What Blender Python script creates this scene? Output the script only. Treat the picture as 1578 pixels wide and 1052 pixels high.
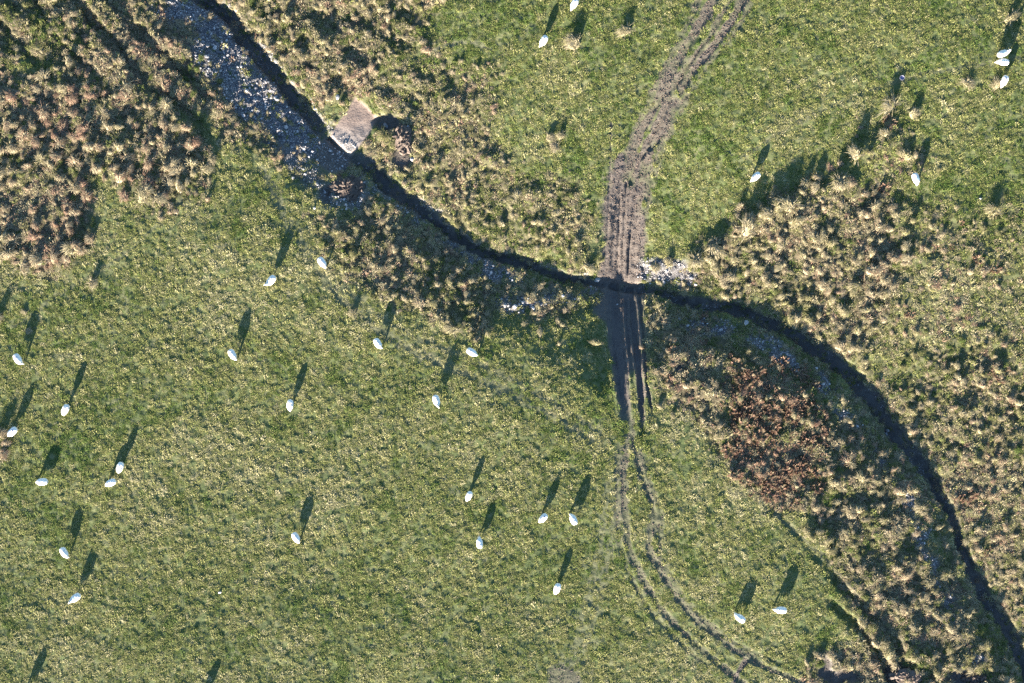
import bpy, bmesh, math, random
import numpy as np
from mathutils import Vector, Matrix

for o in list(bpy.data.objects):
    bpy.data.objects.remove(o, do_unlink=True)

# ------------------------------------------------------------------ camera, sky, sun, exposure
S = 15.78                      # photograph pixels per metre (frame is 100 m wide)
CAM_H = 120.0
scene = bpy.context.scene
COL = scene.collection
cam_d = bpy.data.cameras.new('camera')
cam = bpy.data.objects.new('camera', cam_d)
COL.objects.link(cam)
cam.location = (0, 0, CAM_H)
cam.rotation_euler = (0, 0, 0)
cam_d.sensor_width = 36.0
cam_d.lens = 36.0 * CAM_H / 100.0
cam_d.clip_end = 6000
scene.camera = cam

SUN_EL = 10.3                  # degrees above the horizon
SUN_AZ = 20.5                  # shadows fall this far right of "up"
world = bpy.data.worlds.new('World')
scene.world = world
world.use_nodes = True
wn = world.node_tree.nodes
bg = wn['Background']
sky = wn.new('ShaderNodeTexSky')
sky.sky_type = 'NISHITA'
sky.sun_disc = False
sky.sun_elevation = math.radians(SUN_EL)
sky.sun_rotation = math.radians(180.0 + SUN_AZ)
sky.altitude = 100
sky.air_density = 1.0
sky.dust_density = 0.2
sky.ozone_density = 3.0
world.node_tree.links.new(sky.outputs[0], bg.inputs[0])
bg.inputs[1].default_value = 0.058
sun_d = bpy.data.lights.new('sun', 'SUN')
sun_d.energy = 5.0
sun_d.angle = math.radians(0.53)
sun_d.color = (1.0, 0.91, 0.77)
sun = bpy.data.objects.new('sun', sun_d)
COL.objects.link(sun)
_az, _el = math.radians(SUN_AZ), math.radians(SUN_EL)
SH = np.array([math.sin(_az), math.cos(_az)])        # the way shadows fall on the ground
sun.rotation_euler = Vector((SH[0]*math.cos(_el), SH[1]*math.cos(_el), -math.sin(_el))).to_track_quat('-Z', 'Y').to_euler()
sun.location = (-40, -90, 40)
vs = scene.view_settings
vs.view_transform = 'Standard'
vs.look = 'None'
vs.gamma = 1.0
vs.use_curve_mapping = False
vs.exposure = 3.0
scene.cycles.use_denoising = False
scene.cycles.max_bounces = 5
scene.cycles.diffuse_bounces = 2
scene.cycles.transmission_bounces = 3

rng = np.random.default_rng(7)
random.seed(7)

# ------------------------------------------------------------------ small maths helpers
def W(px, py):
    return ((px - 789.0) / S, (526.0 - py) / S)

def WP(pts):
    return np.array([W(*p) for p in pts], dtype=np.float64)

def sm(a, b, x):
    t = np.clip((x - a) / (b - a), 0, 1)
    return t * t * (3 - 2 * t)

def _h(ix, iy, seed):
    v = (ix.astype(np.int64) * 374761393 + iy.astype(np.int64) * 668265263 + seed * 974711) & 0xffffffff
    v = ((v ^ (v >> 13)) * 1274126177) & 0xffffffff
    v = ((v ^ (v >> 16)) * 2246822519) & 0xffffffff
    return ((v ^ (v >> 15)) & 0xffff) / 65535.0

def vn(x, y, seed):
    ix, iy = np.floor(x), np.floor(y)
    fx, fy = x - ix, y - iy
    fx = fx * fx * (3 - 2 * fx)
    fy = fy * fy * (3 - 2 * fy)
    a, b = _h(ix, iy, seed), _h(ix + 1, iy, seed)
    c, d = _h(ix, iy + 1, seed), _h(ix + 1, iy + 1, seed)
    return (a + (b - a) * fx) * (1 - fy) + (c + (d - c) * fx) * fy

def fbm(x, y, scale, seed, oct=3):
    s, a, n = 0, 1.0, 0
    ca, sa = math.cos(0.6 + seed), math.sin(0.6 + seed)
    x, y = x * ca - y * sa, x * sa + y * ca
    for i in range(oct):
        s = s + a * (vn(x / scale + 13.7 * i, y / scale - 7.1 * i, seed + i) * 2 - 1)
        n += a
        a *= 0.5
        scale *= 0.5
    return s / n

def smooth_line(pts, sub=3):
    p = WP(pts)
    q = np.vstack([2 * p[0] - p[1], p, 2 * p[-1] - p[-2]])
    out = []
    for i in range(1, len(q) - 2):
        for k in range(sub):
            t = k / sub
            a, b, c, d = q[i - 1], q[i], q[i + 1], q[i + 2]
            out.append(0.5 * ((2 * b) + (c - a) * t + (2 * a - 5 * b + 4 * c - d) * t * t + (3 * b - a - 3 * c + d) * t ** 3))
    out.append(q[-2])
    return np.array(out)

def line_dist(x, y, L, reach=None):
    """distance, signed side (left of travel +) and fraction along the line"""
    D = np.full(x.shape, 1e9)
    SD = np.zeros(x.shape)
    T = np.zeros(x.shape)
    seg = np.linalg.norm(np.diff(L, axis=0), axis=1)
    cum = np.concatenate([[0], np.cumsum(seg)])
    if reach is not None:
        sel = (x > L[:, 0].min() - reach) & (x < L[:, 0].max() + reach) & (y > L[:, 1].min() - reach) & (y < L[:, 1].max() + reach)
    else:
        sel = np.ones(x.shape, bool)
    xs, ys = x[sel], y[sel]
    d0 = np.full(xs.shape, 1e9); s0 = np.zeros(xs.shape); t0 = np.zeros(xs.shape)
    for i in range(len(seg)):
        ax, ay = L[i]
        ux, uy = (L[i + 1] - L[i]) / seg[i]
        rx, ry = xs - ax, ys - ay
        t = np.clip(rx * ux + ry * uy, 0, seg[i])
        dx, dy = rx - ux * t, ry - uy * t
        d = dx * dx + dy * dy
        m = d < d0
        d0[m] = d[m]
        s0[m] = np.sign(ux * ry - uy * rx)[m]
        t0[m] = (cum[i] + t[m])
    D[sel] = np.sqrt(d0); SD[sel] = s0; T[sel] = t0 / cum[-1]
    return D, SD, T

def poly_sd(x, y, pts):
    """signed distance to a polygon given in photo pixels, inside positive, metres"""
    P = WP(pts)
    inside = np.zeros(x.shape, bool)
    D = np.full(x.shape, 1e9)
    n = len(P)
    for i in range(n):
        (x1, y1), (x2, y2) = P[i], P[(i + 1) % n]
        if y1 != y2:
            c = ((y1 > y) != (y2 > y)) & (x < (x2 - x1) * (y - y1) / (y2 - y1) + x1)
            inside ^= c
        L2 = (x2 - x1) ** 2 + (y2 - y1) ** 2
        t = np.clip(((x - x1) * (x2 - x1) + (y - y1) * (y2 - y1)) / L2, 0, 1)
        d = (x - x1 - t * (x2 - x1)) ** 2 + (y - y1 - t * (y2 - y1)) ** 2
        D = np.minimum(D, d)
    D = np.sqrt(D)
    return np.where(inside, D, -D)

# ------------------------------------------------------------------ the lie of the land
HX, HY, STEP = 58.0, 41.0, 0.14
xi = np.arange(-HX, HX + 1e-6, STEP)
yi = np.arange(-HY, HY + 1e-6, STEP)
out = []
v, st = 0.0, 0.3
while v < 2400:
    v += st
    st *= 1.35
    out.append(v)
out = np.array(out)
xs = np.concatenate([-HX - out[::-1], xi, xi[-1] + out])
ys = np.concatenate([-HY - out[::-1], yi, yi[-1] + out])
NO = len(out)
GX, GY = np.meshgrid(xs, ys)
NX, NY = len(xs), len(ys)

DITCH = smooth_line([(150, -160), (225, -85), (305, -10), (348, 22), (382, 66), (415, 106), (450, 150), (488, 194), (516, 222), (548, 243),
    (590, 276), (635, 312), (680, 347), (730, 380), (790, 403), (850, 419), (905, 433), (950, 441), (1000, 448), (1060, 458),
    (1130, 474), (1200, 500), (1260, 536), (1310, 577), (1350, 622), (1390, 670), (1420, 706), (1450, 756), (1475, 812), (1500, 872),
    (1530, 932), (1562, 990), (1600, 1055), (1660, 1150), (1720, 1250)], 2)
D, SIDE, T = line_dist(GX, GY, DITCH)
d = -SIDE * D                              # positive on the south-west side
_cum = np.concatenate([[0], np.cumsum(np.linalg.norm(np.diff(DITCH, axis=0), axis=1))]); _cum /= _cum[-1]
def tpar(px, py):
    p = np.array(W(px, py))
    return float(_cum[np.argmin(((DITCH - p) ** 2).sum(1))])
def along(keys):
    ks = sorted((tpar(px, py), v) for px, py, v in keys)
    return np.interp(T, [k[0] for k in ks], [k[1] for k in ks])
warp = fbm(GX, GY, 1.6, 3, 3)
warp2 = fbm(GX, GY, 6.0, 11, 2)
# half width of the cut, its depth, and how high / wide the spoil slope on the south-west side is
hw = along([(310, 0, .80), (488, 194, .75), (516, 222, .5), (548, 243, .7), (730, 380, .6), (905, 433, .5), (950, 441, .35), (1000, 448, .6),
            (1200, 500, .75), (1310, 577, .85), (1420, 706, .7), (1475, 812, .55), (1562, 990, .7)])
dep = along([(310, 0, 1.05), (470, 175, 1.0), (496, 204, .6), (506, 213, .12), (530, 231, .12), (542, 240, .5), (560, 252, .95), (730, 380, .8), (905, 433, .75), (930, 437, .35), (975, 444, .35), (1000, 448, .7),
             (1200, 500, .95), (1310, 577, 1.05), (1420, 706, .9), (1475, 812, .75), (1562, 990, .85)])
bw = along([(310, 0, 6.2), (450, 150, 5.2), (516, 222, 5.0), (590, 276, 4.5), (730, 380, 5.5), (905, 433, 9.0), (950, 441, 11), (1000, 448, 8), (1130, 474, 4.5),
            (1260, 536, 4.5), (1350, 622, 4.5), (1420, 706, 3.2), (1475, 812, 2.8), (1562, 990, 3.4)])
bh = along([(310, 0, .95), (450, 150, .85), (516, 222, 1.0), (590, 276, .95), (730, 380, .95), (905, 433, 1.2), (950, 441, 2.0), (1000, 448, 1.6), (1130, 474, 1.1),
            (1260, 536, 1.0), (1350, 622, 1.0), (1420, 706, .75), (1475, 812, .65), (1562, 990, .75)])
hw = hw * .98
dd = d + 0.34 * warp * np.clip(D / 0.7, 0, 1) + .20 * fbm(GX, GY, .6, 19, 2) + .60 * fbm(GX, GY, 3.4, 29, 3) * np.clip(D / .6, 0, 1)
Z = 0.25 * fbm(GX, GY, 22, 21, 2) + 0.10 * fbm(GX, GY, 6, 31, 2)
zs = -bh + bh * np.clip((dd - hw) / bw, 0, 1) ** 1.0          # spoil slope falls to the cut
zs = np.where(dd > hw + bw, 0, zs)
ne = -bh + 0.05 + (bh + 0.5) * np.clip(1 - np.exp(-np.clip(-dd - hw, 0, 60) / 16.0), 0, 1)
Z = Z + np.where(dd > 0, zs, ne) * 1.0
field_fall = 0.35 * np.clip((dd - hw - bw) / 10.0, 0, 1)
Z = Z + np.where(dd > 0, field_fall, 0)
cut = np.where(dd > 0, 1 - sm(hw - .30, hw + .15, np.abs(dd)), 1 - sm(hw - .40, hw + .32, np.abs(dd)))
Z = Z - dep * cut * (1 + .25 * fbm(GX, GY, 2.0, 33, 2))

MUD = np.zeros_like(Z); WET = np.zeros_like(Z); STONE = np.zeros_like(Z); WORN = np.zeros_like(Z)
DITCHM = cut * (dep > 0.3)
# drains
for pts, wd, dp in [([(95, -40), (144, 33), (180, 72), (226, 123), (303, 190), (322, 228)], .80, .55),
                    ([(130, -60), (167, 0), (205, 38), (231, 67), (272, 103), (330, 160)], .65, .44),
                    ([(-30, 5), (15, 50), (50, 92), (90, 130)], .5, .34),
                    ([(40, -40), (70, 30), (110, 80), (160, 120)], .4, .26),
                    ([(1268, 872), (1298, 905), (1342, 946), (1391, 1008), (1420, 1060)], .6, .40),
                    ([(1190, 785), (1225, 822), (1258, 862), (1280, 885)], .35, .07),
                    ([(1268, 915), (1280, 931), (1322, 967), (1358, 1018), (1380, 1075)], .6, .40)]:
    L = smooth_line(pts)
    ld, ls, lt = line_dist(GX, GY, L, 3)
    f = (1 - sm(wd * .4, wd, ld + .30 * warp)) * np.clip(.85 + .7 * fbm(GX, GY, 2.2, 141, 2), .25, 1.1) * sm(0, .15, lt) * sm(0, .1, 1 - lt + .02)
    Z = Z - dp * f
    WORN = np.maximum(WORN, .0 * f)
EL = smooth_line([(1040, 408), (1075, 388), (1130, 352), (1200, 316), (1262, 296), (1300, 268), (1322, 238), (1362, 204), (1395, 180)])
ld, ls, lt = line_dist(GX, GY, EL, 6)
sd_ = -ls * ld + .5 * warp                       # positive on the rough, south-east side
rid = np.where(sd_ > 0, np.exp(-(sd_ / 2.2) ** 2), np.exp(-(sd_ / .55) ** 2))
Z = Z + np.where(ld < 6, rid, 0) * sm(0, .1, lt) * sm(0, .1, 1 - lt) * (.42 + .35 * fbm(GX, GY, 2.6, 67, 2))
# wheel ruts: line, half width (m), depth, mud, wet
RUTS = [
 ([(1125, -40), (1100, 0), (1065, 60), (1035, 110), (1010, 160), (988, 200), (972, 250), (957, 300), (952, 360), (948, 425)], .50, .11, .85, 0),
 ([(1080, -10), (1050, 55), (1018, 115), (995, 165), (972, 220), (950, 280), (942, 340)], .30, .06, .55, 0),
 ([(1128, -10), (1095, 55), (1062, 102), (1030, 140), (1006, 175)], .30, .06, .55, 0),
 ([(1165, -10), (1135, 45), (1098, 92), (1070, 132), (1046, 178), (1022, 235), (1003, 300), (996, 350)], .26, .05, .5, 0),
 ([(1170, -40), (1145, 0), (1115, 50), (1080, 95), (1055, 128), (1036, 160), (1018, 200), (1000, 240), (987, 290), (980, 340), (973, 425)], .46, .12, .9, 0),
 ([(1062, 92), (1043, 125), (1028, 155), (1010, 195), (990, 235), (970, 290)], .34, .12, .9, .1),
 ([(1085, 62), (1050, 120), (1022, 178), (1000, 225), (978, 262), (966, 300)], .22, .10, .8, .1),
 ([(1062, 140), (1040, 172), (1022, 215), (1004, 262), (992, 310)], .20, .08, .7, 0),
 ([(1040, 150), (1020, 205), (1000, 232)], .25, .12, .9, .3),
 ([(942, 185), (941, 240), (940, 300), (936, 370)], .14, .07, .8, .2),
 ([(966, 280), (964, 330), (962, 380), (960, 430)], .12, .14, 1, .3),
 ([(956, 300), (955, 350), (953, 400), (955, 440)], .10, .12, 1, .3),
 ([(973, 360), (971, 400), (969, 440)], .14, .18, 1, .6),
 ([(948, 440), (951, 490), (955, 545), (960, 600), (966, 655), (968, 690)], .55, .20, 1, .8),
 ([(967, 442), (968, 500), (972, 550), (976, 580)], .22, .18, 1, .7),
 ([(975, 445), (979, 510), (984, 560), (988, 610), (990, 700)], .34, .26, 1, .7),
 ([(988, 450), (993, 520), (996, 580), (1006, 640)], .16, .16, .9, .3),
 ([(937, 446), (940, 500), (948, 560), (955, 620)], .26, .14, .9, .7),
 ([(961, 446), (961, 500), (966, 560), (974, 640)], .14, .16, 1, .6),
 ([(985, 690), (988, 730), (1005, 775), (1003, 815), (1000, 849), (1023, 885), (1044, 920), (1072, 954), (1103, 977), (1133, 1000), (1159, 1015), (1200, 1036), (1260, 1058)], .38, .045, .55, 0),
 ([(995, 700), (1000, 740), (1018, 790), (1016, 850), (1036, 890), (1062, 930), (1095, 962), (1150, 1000), (1215, 1028)], .28, .04, .38, 0),
 ([(968, 660), (962, 720), (962, 780), (967, 830), (975, 861), (992, 892), (1018, 936), (1046, 967), (1082, 1002), (1121, 1031), (1170, 1075)], .38, .045, .55, 0),
 ([(955, 680), (950, 740), (952, 800), (958, 850), (980, 905), (1010, 950), (1050, 990), (1100, 1035)], .28, .04, .38, 0),
 ([(1120, 1070), (1137, 1035), (1152, 1014)], .32, .10, .9, .2),
 ([(975, 640), (978, 690), (990, 740), (1010, 790), (1012, 830)], .30, .04, .5, 0),
]
for pts, wd, dp, mu, we in RUTS:
    L = smooth_line(pts)
    ld, ls, lt = line_dist(GX, GY, L, 3)
    q = ld + .10 * warp
    f = 1 - sm(wd * .55, wd * 1.1, q)
    fade = sm(-.03, .03, lt) * sm(0, .06, 1 - lt) if mu < 1 else sm(0, .35, 1 - lt)
    Z = Z - dp * f * fade
    Z = Z + .35 * dp * np.exp(-((q - wd * 1.35) / (wd * .4)) ** 2) * fade
    mf = (1 - sm(wd * .75, wd * 1.35, q + .22 * fbm(GX, GY, .8, 5, 2))) * fade * mu
    mf = mf * np.clip(1.0 + (.9 if mu > .7 else .5) * fbm(GX, GY, 1.5, 77, 2), 0, 1) if mu < 1 else mf
    MUD = np.maximum(MUD, mf)
    WET = np.maximum(WET, f * we * fade)
sd = poly_sd(GX, GY, [(936, 270), (958, 235), (972, 280), (985, 235), (996, 300), (994, 350), (992, 440), (922, 440), (928, 390), (934, 340)])
MUD = np.maximum(MUD, sm(-.45, .45, sd + .75 * warp + .35 * fbm(GX, GY, .7, 15, 2)))
sd = poly_sd(GX, GY, [(925, 440), (992, 440), (996, 500), (990, 560), (968, 575), (955, 560), (938, 510), (918, 468)])
sd = sd + .7 * warp + .3 * fbm(GX, GY, .7, 16, 2)
MUD = np.maximum(MUD, .85 * sm(-.5, .5, sd)); WET = np.maximum(WET, .6 * sm(-.5, .5, sd))
sd = poly_sd(GX, GY, [(845, 1030), (872, 1020), (900, 1040), (905, 1080), (845, 1080)])
MUD = np.maximum(MUD, .5 * sm(-.6, .4, sd + .8 * warp))
# worn, flattened grass: faint wheel and sheep paths
for pts, wd, a in [([(385, 215), (420, 290), (452, 360), (500, 428), (560, 490), (640, 542), (740, 585), (850, 640), (950, 705)], .55, .5),
                   ([(410, 250), (438, 320), (480, 385), (540, 452), (610, 505), (700, 545), (800, 590), (900, 650), (955, 690)], .42, .42),
                   ([(958, 690), (948, 800), (930, 890), (905, 985), (885, 1070)], .6, .4),
                   ([(940, 720), (922, 850), (898, 960), (872, 1060)], .45, .45),
                   ([(1120, 260), (1200, 205), (1290, 160), (1400, 120), (1530, 98), (1600, 90)], .3, .4),
                   ([(920, 150), (960, 142), (1008, 128)], .16, .5),
                   ([(650, 85), (690, 70), (730, 66), (760, 80)], .25, .6),
                   ([(0, 520), (90, 455), (180, 400), (260, 330), (330, 260)], .25, .4),
                   ([(1170, 770), (1260, 850), (1310, 905), (1400, 1000)], .3, .5)]:
    L = smooth_line(pts)
    ld, ls, lt = line_dist(GX, GY, L, 3)
    f = (1 - sm(wd * .5, wd * 1.3, ld + .15 * warp)) * sm(0, .08, lt) * sm(0, .08, 1 - lt)
    WORN = np.maximum(WORN, f * a)
    Z = Z - .02 * a * f
# gravel pad over the ditch and the culvert fill
PAD = [(546, 147), (563, 160), (581, 178), (568, 202), (550, 224), (538, 236), (524, 226), (506, 208), (512, 196), (532, 170)]
psd = poly_sd(GX, GY, PAD)
pad = sm(-.18, .18, psd + .12 * warp)
padh = -.80 + .06 * warp
Z = Z * (1 - pad) + padh * pad
FILL = [(498, 206), (522, 226), (540, 238), (536, 260), (508, 266), (484, 248), (488, 222)]
fsd = poly_sd(GX, GY, FILL)
fill = sm(-.2, .25, fsd + .15 * warp)
# slab falls south-west to north-east so that its face is turned from the low sun
Z = Z * (1 - fill) + np.minimum(-1.15 + .22 * np.clip(d - .3, -1, 4), -.45) * fill
MUD = np.maximum(MUD, pad); MUD = np.maximum(MUD, .8 * fill); WET = np.maximum(WET, .55 * fill)
# pits by the bottom edge, hollow round the earth heap
for px, py, rx, ry, dp in [(1272, 1028, 1.1, 1.8, .28), (1300, 1040, 2.0, .9, .22), (1490, 1045, 2.6, 1.0, .45), (1375, 1040, 1.2, 1.3, .5),
                           (596, 186, 1.5, .8, .45), (1045, 566, .8, .3, .25), (500, 300, .8, 1.2, .45), (620, 240, 1.2, 1.4, .2)]:
    cx, cy = W(px, py)
    r = np.sqrt(((GX - cx) / rx) ** 2 + ((GY - cy) / ry) ** 2) + .35 * warp
    f = 1 - sm(.55, 1.1, r)
    Z = Z - dp * f
    MUD = np.maximum(MUD, .8 * f); WET = np.maximum(WET, .5 * f)
# stony spoil
STN = [
 ([(285, 0), (318, 30), (355, 80), (392, 130), (425, 170), (470, 215)], 3.1, 1.0),
 ([(280, 20), (300, 60), (335, 110), (380, 160), (420, 190)], 1.4, .8),
 ([(455, 235), (490, 275), (525, 300), (560, 300), (545, 270)], 1.6, .8),
 ([(560, 270), (610, 305), (660, 345), (700, 380), (740, 405), (800, 440), (850, 455), (905, 455)], 1.1, .8),
 ([(770, 465), (810, 468), (850, 460)], .8, .9),
 ([(1000, 415), (1040, 415), (1060, 428)], 1.1, .9),
 ([(1085, 492), (1130, 508), (1180, 528), (1225, 560), (1270, 590), (1300, 625)], 1.0, .9),
 ([(1285, 625), (1310, 645), (1340, 675), (1358, 712)], .9, .95),
 ([(1395, 760), (1415, 800), (1435, 860), (1460, 910), (1480, 960), (1505, 1015)], 1.0, .8),
 ([(1010, 495), (1060, 500), (1090, 510)], .8, .5),
]
for bi, (pts, wd, a) in enumerate(STN):
    L = smooth_line(pts)
    ld, ls, lt = line_dist(GX, GY, L, 6)
    f = (1 - sm(wd * .35, wd * 1.35, ld + .7 * warp + .35 * warp2)) * a * np.clip(1.1 + .9 * fbm(GX, GY, 2.6, 37, 2), .25, 1)
    if bi in (3, 6, 7, 8):
        f = f * np.clip(.62 + 1.5 * fbm(GX, GY, 1.9, 39, 2), 0, 1)
    STONE = np.maximum(STONE, f)
STONE = np.maximum(STONE, .7 * (1 - sm(.10, .32, np.abs(-dd - hw - .12 + .25 * warp))) * sm(.35, .8, .5 + .9 * fbm(GX, GY, 2.2, 57, 2)) * (T > tpar(305, -10)) * (T < tpar(905, 433)))
STONE = np.where(cut > .5, np.maximum(STONE * .3, .36 * sm(.45, .7, .5 + .8 * fbm(GX, GY, 1.2, 97, 2))), STONE)
gx, gy = W(540, 205)
STONE = np.where(pad > .3, .42 * pad * sm(1.6, -1.2, GY - gy + .8 * warp), STONE)
STONE = np.maximum(STONE, .5 * fill)
# rough ground: polygons, tussock spacing, size, tint range, share
BIG = [
 ('left', [(-150, 60), (60, 120), (120, 110), (200, 140), (300, 185), (330, 230), (305, 290), (245, 318), (190, 290), (160, 255), (146, 330), (140, 390), (70, 425), (20, 390), (-150, 420)], 1.00, (0.72, 1.42), (.55, .98), 1.0),
 ('top', [(-150, -160), (150, -160), (285, 0), (330, 70), (380, 140), (440, 210), (490, 270), (470, 285), (400, 230), (335, 225), (300, 180), (200, 130), (110, 105), (-150, 60)], 0.78, (0.38, 0.81), (.45, .85), .75),
 ('northbank', [(330, -30), (340, -100), (670, -160), (665, 40), (640, 90), (590, 110), (570, 140), (500, 150), (450, 110), (400, 60)], 0.81, (0.43, 0.92), (.42, .80), .85),
 ('northmix', [(670, 40), (700, 80), (765, 105), (765, 200), (800, 265), (880, 270), (918, 330), (925, 410), (860, 398), (760, 375), (650, 290), (575, 235), (590, 190), (570, 145), (590, 110), (640, 90)], 0.80, (0.35, 0.78), (.28, .72), .72),
 ('southbank', [(476, 330), (520, 335), (570, 320), (640, 345), (700, 385), (800, 430), (900, 440), (905, 480), (860, 500), (770, 480), (745, 520), (715, 500), (660, 480), (600, 460), (520, 400)], 0.81, (0.46, 0.92), (.35, .78), .9),
 ('eastline', [(1000, 425), (1070, 378), (1130, 345), (1200, 300), (1300, 260), (1370, 300), (1395, 360), (1380, 460), (1340, 560), (1300, 545), (1230, 500), (1140, 460), (1060, 440)], 0.92, (0.64, 1.25), (.40, .76), .95),
 ('eastmix', [(1300, 250), (1320, 200), (1370, 165), (1410, 185), (1430, 240), (1400, 300), (1480, 325), (1578, 300), (1700, 290), (1720, 640), (1578, 640), (1520, 560), (1440, 560), (1390, 620), (1340, 560), (1380, 460), (1395, 360), (1370, 300)], 0.93, (0.39, 0.84), (.25, .95), .62),
 ('east', [(1340, 560), (1395, 615), (1440, 555), (1520, 555), (1578, 630), (1720, 630), (1720, 1200), (1690, 1180), (1610, 1040), (1570, 975), (1530, 900), (1500, 820), (1470, 745), (1430, 690), (1390, 640)], 0.93, (0.50, 1.01), (.35, .90), .85),
 ('redpatch', [(1010, 480), (1090, 485), (1180, 530), (1260, 600), (1310, 660), (1290, 740), (1270, 790), (1210, 790), (1130, 740), (1090, 660), (1040, 610), (1012, 560)], 0.79, (0.41, 0.84), (.42, .86), .80),
 ('bracken', [(1120, 540), (1180, 552), (1240, 585), (1262, 650), (1255, 720), (1225, 770), (1150, 750), (1128, 700), (1150, 640), (1118, 590)], .62, (.55, .95), (.86, 1.1), 1.0),
 ('southeast', [(1300, 640), (1350, 690), (1400, 740), (1440, 830), (1480, 900), (1520, 980), (1580, 1100), (1600, 1200), (1370, 1200), (1350, 1040), (1290, 900), (1230, 800), (1280, 780), (1300, 700)], 0.92, (0.61, 1.22), (.42, .80), .95),
 ('pocket', [(1250, 990), (1300, 985), (1380, 1010), (1380, 1120), (1240, 1120)], 0.89, (0.47, 0.91), (.45, .85), .7),
]
ROUGH = np.zeros_like(Z)
zone_mask = {}
inn = (slice(NO, NY - NO), slice(NO, NX - NO))
ragged = 1.5 * warp2 + 1.2 * warp
for name, poly, sp, sz, tn, share in BIG:
    m = sm(-1.5, 1.2, poly_sd(GX, GY, poly) + ragged)
    zone_mask[name] = m
    ROUGH = np.maximum(ROUGH, m * {'eastmix': .42, 'northmix': .75, 'east': .8}.get(name, 1))
keep = (1 - sm(.3, .8, cut)) * (1 - sm(.35, .75, MUD)) * (1 - .85 * sm(.45, .8, STONE))
# relief: sward lumps, rough hummocks, clods
fine = fbm(GX, GY, .55, 41, 2)
fine2 = fbm(GX, GY, .30, 43, 1)
hum = fbm(GX, GY, 1.5, 47, 3)
bankm = (1 - cut) * sm(5.5, 1.5, D)
ROUGH = np.maximum(ROUGH, .75 * sm(3.4, 1.4, D) * (D > 0) * sm(-.5, .4, .2 + fbm(GX, GY, 1.8, 121, 2)))
def streak(deg, seed, wl=.42, ln=3.2):
    c_, s_ = math.cos(math.radians(deg)), math.sin(math.radians(deg))
    u_, v_ = GX * c_ + GY * s_, -GX * s_ + GY * c_
    v_ = v_ + .6 * warp2
    return (vn(u_ / ln, v_ / wl, seed) + .5 * vn(u_ / ln * 2, v_ / wl * 2, seed + 1)) / .75 - 1
comb = np.where(d < 0, streak(27, 111), .55 * streak(-38, 113) + .45 * streak(40, 117))
Z = Z + .032 * comb * (1 - MUD) * (1 - ROUGH)
Z = Z + (.046 * fine + .020 * fine2) * (1 - MUD) + .03 * hum * (1 - ROUGH) + .46 * np.clip(hum + .02, -.35, .6) * np.maximum(ROUGH * (1 - MUD), .8 * bankm * (1 - MUD))
Z = Z + .05 * np.maximum(fine2, -.2) * np.clip(MUD, 0, 1) * (1 - WET) * (1 - .8 * pad) + .08 * fine2 * STONE + .10 * fine * STONE
far = np.maximum(np.abs(GX) / HX, np.abs(GY) / HY)
Z = Z + 3.0 * sm(1.5, 8, far) * fbm(GX, GY, 90, 51, 2)

def at(px, py):
    return W(px, py)

def samp(F, x, y):
    G = F[inn]
    fx = np.clip((np.asarray(x) + HX) / STEP, 0, G.shape[1] - 1.001)
    fy = np.clip((np.asarray(y) + HY) / STEP, 0, G.shape[0] - 1.001)
    ix, iy = fx.astype(int), fy.astype(int)
    fx, fy = fx - ix, fy - iy
    return (G[iy, ix] * (1 - fx) + G[iy, ix + 1] * fx) * (1 - fy) + (G[iy + 1, ix] * (1 - fx) + G[iy + 1, ix + 1] * fx) * fy

def gz(x, y):
    return float(samp(Z, np.array([x]), np.array([y]))[0])

# ------------------------------------------------------------------ materials
def new_mat(name):
    m = bpy.data.materials.new(name)
    m.use_nodes = True
    nt = m.node_tree
    return m, nt, nt.nodes['Principled BSDF']

def ramp(nt, fac, stops):
    r = nt.nodes.new('ShaderNodeValToRGB')
    e = r.color_ramp.elements
    while len(e) < len(stops):
        e.new(.5)
    for el, (p, c) in zip(e, stops):
        el.position = p
        el.color = (*c, 1)
    nt.links.new(fac, r.inputs[0])
    return r.outputs[0]

def noise(nt, scale, detail=3, coord='Object', rough=.6):
    t = nt.nodes.new('ShaderNodeTexCoord')
    n = nt.nodes.new('ShaderNodeTexNoise')
    n.inputs['Scale'].default_value = scale
    n.inputs['Detail'].default_value = detail
    n.inputs['Roughness'].default_value = rough
    nt.links.new(t.outputs[coord], n.inputs['Vector'])
    return n.outputs[0]

def attr(nt, name, kind='GEOMETRY'):
    a = nt.nodes.new('ShaderNodeAttribute')
    a.attribute_type = kind
    a.attribute_name = name
    return a.outputs['Fac']

def mixc(nt, fac, a, b, blend='MIX'):
    m = nt.nodes.new('ShaderNodeMix')
    m.data_type = 'RGBA'
    m.blend_type = blend
    if isinstance(fac, float):
        m.inputs[0].default_value = fac
    else:
        nt.links.new(fac, m.inputs[0])
    for i, v in ((6, a), (7, b)):
        if isinstance(v, tuple):
            m.inputs[i].default_value = (*v, 1)
        else:
            nt.links.new(v, m.inputs[i])
    return m.outputs[2]

def mth(nt, op, a, b, clamp=False):
    m = nt.nodes.new('ShaderNodeMath')
    m.operation = op
    m.use_clamp = clamp
    for i, v in ((0, a), (1, b)):
        if isinstance(v, (int, float)):
            m.inputs[i].default_value = v
        else:
            nt.links.new(v, m.inputs[i])
    return m.outputs[0]

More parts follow.
